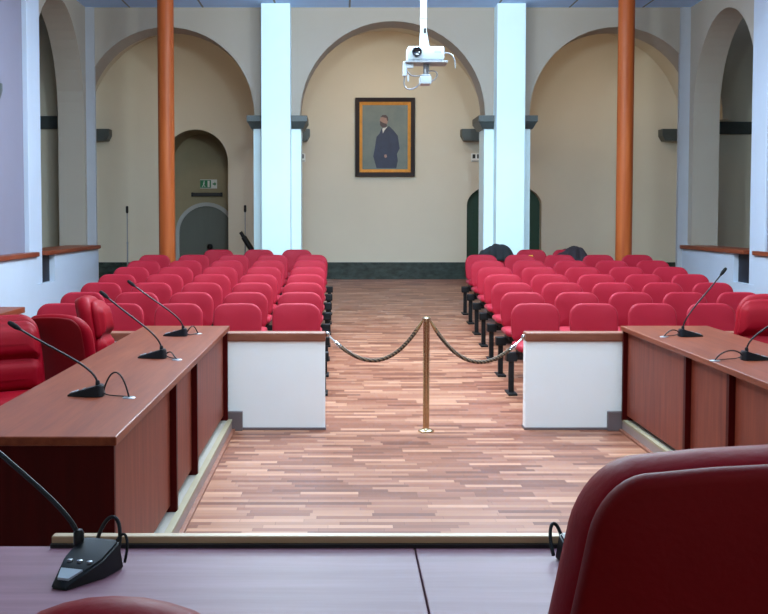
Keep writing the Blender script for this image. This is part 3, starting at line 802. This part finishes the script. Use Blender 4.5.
# the two chairs in front of the camera
yt = 1.02
exec_chair('large dark red leather chair seen from behind at lower right', (at(848, 500, yt).x, 1.16, 0.35), R(176), hb=at(768, 448, yt).z - 0.35, wb=0.66, wt=0.44, tilt=0.1, dark=True, crown=0.26, rt=0.065, inset=0.028)
yt = 0.95
exec_chair('red leather chair top just showing at the bottom left edge', (at(108, 600, yt).x, 1.08, 0.35), R(180), hb=at(100, 604, yt).z - 0.35, wb=0.5, wt=0.23, tilt=0.1, dark=True, crown=0.8)

# ------------------------------------------------------------------ PAINTING
fy = YW - 0.05
fa, fb = at(355.3, 97.7, fy), at(414.8, 176.5, fy)
W2, H2 = (fb.x - fa.x) / 2, (fa.z - fb.z)
t = thing('painting', 'framed portrait of a bearded man in a dark suit on the rear wall', 'painting', ((fa.x + fb.x) / 2, YW, fb.z))
def ring(a, b, y0, y1, z0=0.0):
    bm = B()
    o_ = [(-W2 + a, a), (W2 - a, a), (W2 - a, H2 - a), (-W2 + a, H2 - a)]
    i_ = [(-W2 + b, b), (W2 - b, b), (W2 - b, H2 - b), (-W2 + b, H2 - b)]
    for i in range(4):
        j = (i + 1) % 4
        vs = [bm.verts.new((p[0], y, p[1])) for p, y in ((o_[i], y0), (o_[j], y0), (i_[j], y1), (i_[i], y1))]
        bk_ = [bm.verts.new((p[0], -0.002, p[1])) for p in (o_[i], o_[j], i_[j], i_[i])]
        bm.faces.new(vs); bm.faces.new(bk_[::-1])
        for q in range(4): bm.faces.new((vs[q], bk_[q], bk_[(q + 1) % 4], vs[(q + 1) % 4]))
    return bm
obj('frame', ring(0, 0.075, -0.07, -0.055), 'framewood', t)
obj('gilt_liner', ring(0.075, 0.128, -0.062, -0.025), 'gold', t)
cv = obj('canvas', box(B(), -W2 + 0.12, W2 - 0.12, -0.02, -0.003, 0.12, H2 - 0.12), 'canvas', t)
def cp(u, v):  # crop pixel of the painting to local coordinates
    return (-W2 + (u - 38) / (435 - 38) * 2 * W2, H2 - (v - 55) / (575 - 55) * H2)
def flat(name, pts, m, y):
    return obj(name, prism(B(), [cp(*p) for p in pts], 'y', -0.0200 - y, -0.0195), m, cv)
flat('figure_suit', [(215, 255), (200, 290), (180, 312), (166, 400), (158, 440), (180, 520), (312, 520), (322, 470), (316, 425), (334, 388), (322, 305), (292, 268), (262, 240), (238, 262)], 'suit', 0.001)
flat('figure_face', [(228 + 27 * math.cos(a), 206 + 37 * math.sin(a)) for a in [i * math.pi / 10 for i in range(20)]], 'skin', 0.0022)
flat('figure_beard', [(202, 205), (214, 214), (230, 222), (246, 226), (250, 240), (238, 252), (218, 250), (204, 235)], 'beard', 0.003)
flat('figure_hair', [(206, 182), (220, 168), (242, 168), (256, 182), (258, 208), (250, 205), (246, 188), (222, 182)], 'beard', 0.003)
flat('figure_collar', [(218, 258), (240, 246), (250, 248), (232, 270), (222, 290)], 'shirt', 0.0022)
flat('figure_hand', [(232, 430), (246, 428), (250, 445), (240, 452), (232, 445)], 'skin', 0.0022)

# ------------------------------------------------------------------ SIGNS
ys_ = YW + ND - 0.02
a, b = at(200, 179.5, ys_), at(217, 188.5, ys_)
t = thing('exit_sign', 'green and white emergency exit sign above the arched grey door', 'sign', ((a.x + b.x) / 2, YW + ND, b.z))
w, h = (b.x - a.x) / 2, a.z - b.z
pn = obj('sign_panel', box(B(), -w, w, -0.03, 0, 0, h, 0.003), 'signwhite', t)
gp = obj('green_field', box(B(), -w * 0.98, w * 0.3, -0.034, -0.029, 0.012, h - 0.012), 'signgreen', t)
bm = B()   # running figure, door and arrow
def sq(pts): prism(bm, [(x * w, z * h) for x, z in pts], 'y', -0.037, -0.033)
sq([(-0.55, 0.72), (-0.45, 0.72), (-0.45, 0.86), (-0.55, 0.86)])
sq([(-0.62, 0.42), (-0.5, 0.42), (-0.42, 0.68), (-0.58, 0.68)])
sq([(-0.62, 0.42), (-0.53, 0.42), (-0.68, 0.16), (-0.76, 0.16)]); sq([(-0.53, 0.44), (-0.46, 0.36), (-0.36, 0.18), (-0.44, 0.16)])
sq([(-0.1, 0.15), (0.14, 0.15), (0.14, 0.86), (-0.1, 0.86)])
obj('pictogram', bm, 'signwhite', t)
bm = B(); sq([(0.5, 0.42), (0.72, 0.42), (0.72, 0.25), (0.92, 0.5), (0.72, 0.75), (0.72, 0.58), (0.5, 0.58)])
obj('arrow', bm, 'signgreen', t)
a, b = at(192.5, 192.7, ys_), at(221.5, 196.3, ys_)
t = thing('emergency_light', 'slim dark emergency light bar under the exit sign', 'light', ((a.x + b.x) / 2, YW + ND, b.z))
obj('housing', box(B(), -(b.x - a.x) / 2, (b.x - a.x) / 2, -0.05, 0, 0, a.z - b.z, 0.01), 'inky', t)
for s in (-1, 1): obj('end_cap', box(B(), s * (b.x - a.x) / 2 - 0.02, s * (b.x - a.x) / 2 + 0.02, -0.055, 0, -0.005, a.z - b.z + 0.005, 0.006), 'plastic', t)
for (x0, x1), lab in (((471, 480.5), 'small white wall notice with dark marks left of the right pilaster'), ((297, 305.5), 'small white wall notice peeping out beside the left pilaster')):
    a, b = at(x0, 153.5, YW), at(x1, 161.8, YW)
    t = thing('wall_notice', lab, 'sign', ((a.x + b.x) / 2, YW, b.z), 0, 'wall notices'); w, h = (b.x - a.x) / 2, a.z - b.z
    obj('plate', box(B(), -w, w, -0.02, 0, 0, h, 0.003), 'signwhite', t)
    bm = B(); box(bm, -w * 0.7, -w * 0.1, -0.023, -0.018, h * 0.4, h * 0.9); box(bm, w * 0.25, w * 0.6, -0.023, -0.018, h * 0.4, h * 0.9)
    box(bm, -w * 0.85, w * 0.85, -0.023, -0.018, 0.008, h * 0.13)
    obj('dark_mark', bm, 'inky', t)

# ------------------------------------------------------------------ PROJECTOR
yp = 10.5
c = at(425, 55, yp)
t = thing('projector', 'white projector hanging from the ceiling on a white pole', 'projector', (c.x, yp, c.z))
pw, ph = 0.165, 0.062
bm = B(); box(bm, -pw, pw, -0.13, 0.13, -ph, ph, 0.018, 3)
bd = obj('body', bm, 'projwhite', t, True, 50)
bm = B()
def ycyl(bm, x, z, prof, seg=24):
    rings = [[bm.verts.new((x + r * math.cos(2 * math.pi * i / seg), y, z + r * math.sin(2 * math.pi * i / seg))) for i in range(seg)] for r, y in prof]
    for a, b in zip(rings, rings[1:]):
        for i in range(seg): bm.faces.new((a[i], a[(i + 1) % seg], b[(i + 1) % seg], b[i]))
    bm.faces.new(rings[0]); bm.faces.new(rings[-1][::-1])
ycyl(bm, -0.083, 0.008, [(0.042, -0.12), (0.046, -0.155), (0.042, -0.165), (0.035, -0.165), (0.03, -0.15), (0.002, -0.145)])
obj('lens', bm, 'glass', bd, True, 30)
bm = B(); box(bm, 0.075, 0.135, -0.1325, -0.128, 0.0, 0.022)
obj('name_plate', bm, 'steel', bd)
bm = B()
for i in range(6): box(bm, pw - 0.002, pw + 0.003, -0.1 + i * 0.03, -0.085 + i * 0.03, -0.03, 0.035)
obj('vent', bm, 'inky', bd)
xo = at(423.5, 20, yp).x - c.x
bm = B(); box(bm, xo - 0.028, xo + 0.028, -0.028, 0.028, 0.17, ZC - c.z, 0.006); 
pole = obj('mount_pole', bm, 'projwhite', t)
bm = B()
for z in (0.32, 0.62, 1.0): box(bm, xo - 0.031, xo + 0.031, -0.031, 0.031, z, z + 0.012)
obj('pole_joint', bm, 'steel', pole)
bm = B(); prism(bm, [(xo - 0.035, 0.05), (xo + 0.055, 0.05), (xo + 0.03, 0.2), (xo - 0.03, 0.2)], 'y', -0.035, 0.035)
obj('bracket', bm, 'projwhite', t)
bm = B(); box(bm, xo + 0.0, xo + 0.022, -0.045, -0.03, 0.19, 0.235, 0.004)
obj('clamp_screw', bm, 'inky', t)
bm = B(); box(bm, -pw - 0.02, pw + 0.03, -0.15, 0.13, -ph - 0.024, -ph - 0.006, 0.003)
obj('tray', bm, 'steel', t)
bm = B(); tube(bm, [(0.0, -0.03, -ph - 0.02), (0.0, -0.03, -0.2)], 0.018, 12); tube(bm, [(0.03, 0, -ph - 0.02), (0.025, 0, -0.19)], 0.012, 10)
box(bm, -0.03, 0.05, -0.06, 0.02, -0.2, -0.18, 0.004)
obj('lower_bracket', bm, 'steel', t, True, 40)
bm = B(); box(bm, -0.05, 0.05, -0.12, 0.06, -0.275, -0.2, 0.012, 3)
ob = obj('lower_unit', bm, 'projwhite', t, True, 50)
bm = B(); box(bm, -0.205, -0.17, -0.1, -0.04, -0.2, -0.07, 0.006); box(bm, -0.18, -0.11, -0.1, -0.06, -0.13, -0.085, 0.006); box(bm, -0.165, -0.15, -0.1, -0.08, -0.25, -0.19, 0.004)
obj('side_bracket', bm, 'projwhite', t)
bm = B()
tube(bm, bez((-0.18, -0.05, -0.18), (-0.24, -0.05, -0.36), (-0.08, -0.05, -0.34), (-0.04, 0, -0.24), 16), 0.006, 8)
tube(bm, bez((pw, 0, 0.02), (0.26, 0, 0.03), (0.28, 0, -0.04), (0.275, 0, -0.12), 16), 0.006, 8)
tube(bm, bez((0.03, 0, -0.15), (0.12, -0.02, -0.12), (0.15, 0, -0.2), (0.04, 0, -0.25), 16), 0.006, 8)
tube(bm, bez((-0.19, -0.05, -0.09), (-0.14, -0.05, -0.26), (-0.06, -0.05, -0.17), (0.0, 0, -0.19), 16), 0.006, 8)
obj('cable', bm, 'steel', t, True)

# ------------------------------------------------------------------ STANDS AT THE BACK
def stand(lab, px, ptop, y, boom=None):
    p = at(px, 255, y); zt = at(px, ptop, y).z; z0 = rz(y)
    t = thing('microphone_stand', lab, 'microphone stand', (p.x, y, z0), 0, 'microphone stands at the back'); hh = zt - z0
    obj('base', lathe(B(), [(0.14, 0), (0.14, 0.015), (0.1, 0.03), (0.02, 0.045)], seg=24), 'black', t, True, 30)
    obj('pole', lathe(B(), [(0.012, 0.03), (0.012, hh * 0.55), (0.015, hh * 0.55), (0.015, hh * 0.58), (0.009, hh * 0.58), (0.009, hh - 0.02)], seg=12), 'steel', t, True, 30)
    obj('top_clip', lathe(B(), [(0.012, hh - 0.12), (0.022, hh - 0.1), (0.022, hh - 0.01), (0.008, hh)], seg=12), 'black', t, True, 30)
    if boom:
        a, b = at(*boom[0], y - 0.03), at(*boom[1], y - 0.03)
        o = Vector((p.x, y, z0))
        bm = B(); tube(bm, [a - o, a.lerp(b, 0.25) - o, a.lerp(b, 0.27) - o, b - o], [0.03, 0.03, 0.045, 0.045], 12)
        obj('boom_arm', bm, 'black', t, True, 40)
stand('thin grey stand with dark tip behind the left chairs near the left wall', 127.5, 206, 18.75)
stand('thin grey stand with a slanting dark arm beside the left white pilaster', 245.3, 205, 18.75, ((240.5, 232), (252.5, 251)))

# ------------------------------------------------------------------ LIGHT
def area(name, loc, sx, sy, energy, col, rot=(0, 0, 0)):
    l = bpy.data.lights.new(name, 'AREA'); l.shape = 'RECTANGLE'; l.size = sx; l.size_y = sy; l.energy = energy; l.color = col
    o = bpy.data.objects.new(name, l); COL.objects.link(o); o.location = loc; o.rotation_euler = rot
    return o
cool = (0.80, 0.955, 1.0)
for yy, ee in ((4.6, 22), (7.4, 30), (10.2, 55), (13.0, 80)):
    for xx in (-0.7, 0.75, 2.2):
        area('ceiling_lamp', (xx, yy, ZC - 0.40), 1.1, 0.30, ee, cool)
        area('ceiling_fill', (xx, yy + (1.2 if yy < 12 else 1.6), ZC - 0.37), 1.1, 0.30, 10 if yy < 12 else 42, (0.72, 0.88, 1.0), (math.pi - (0.40 if yy > 12 else 0), 0, 0))  # upward lights are added fill, unseen, to brighten the ceiling
def fill_point(loc, e):  # unseen fill lights, added to brighten piers, spandrels and foreground
    l = bpy.data.lights.new('fill_lamp', 'POINT'); l.energy = e; l.color = cool; l.shadow_soft_size = 0.16
    o = bpy.data.objects.new('fill_lamp', l); COL.objects.link(o); o.location = loc
for yy, e in ((5.2, 75), (8.4, 95), (11.6, 210)):
    for xx in (-0.5, 1.9): fill_point((xx, yy, 4.0), e)
fill_point((1.6, -0.6, 4.0), 36)  # added behind the camera to lift the large chair's back
warm = (1.0, 0.70, 0.44)
for i in (-1, 0, 1):
    area('bay_lamp', ((pcs[0] + pcs[1]) / 2 + i * sp, YA + AT + 0.25, ZS + 1.0), 0.5, 0.2, (6, 17, 11)[i + 1], warm, (R(40), 0, 0))
w = bpy.data.worlds.new('world'); S.world = w; w.use_nodes = True
w.node_tree.nodes['Background'].inputs[0].default_value = (0.6, 0.7, 0.9, 1); w.node_tree.nodes['Background'].inputs[1].default_value = 0.2

S.view_settings.view_transform = 'Standard'; S.view_settings.look = 'None'
S.view_settings.exposure = 0.15; S.view_settings.gamma = 1.0; S.view_settings.use_curve_mapping = False
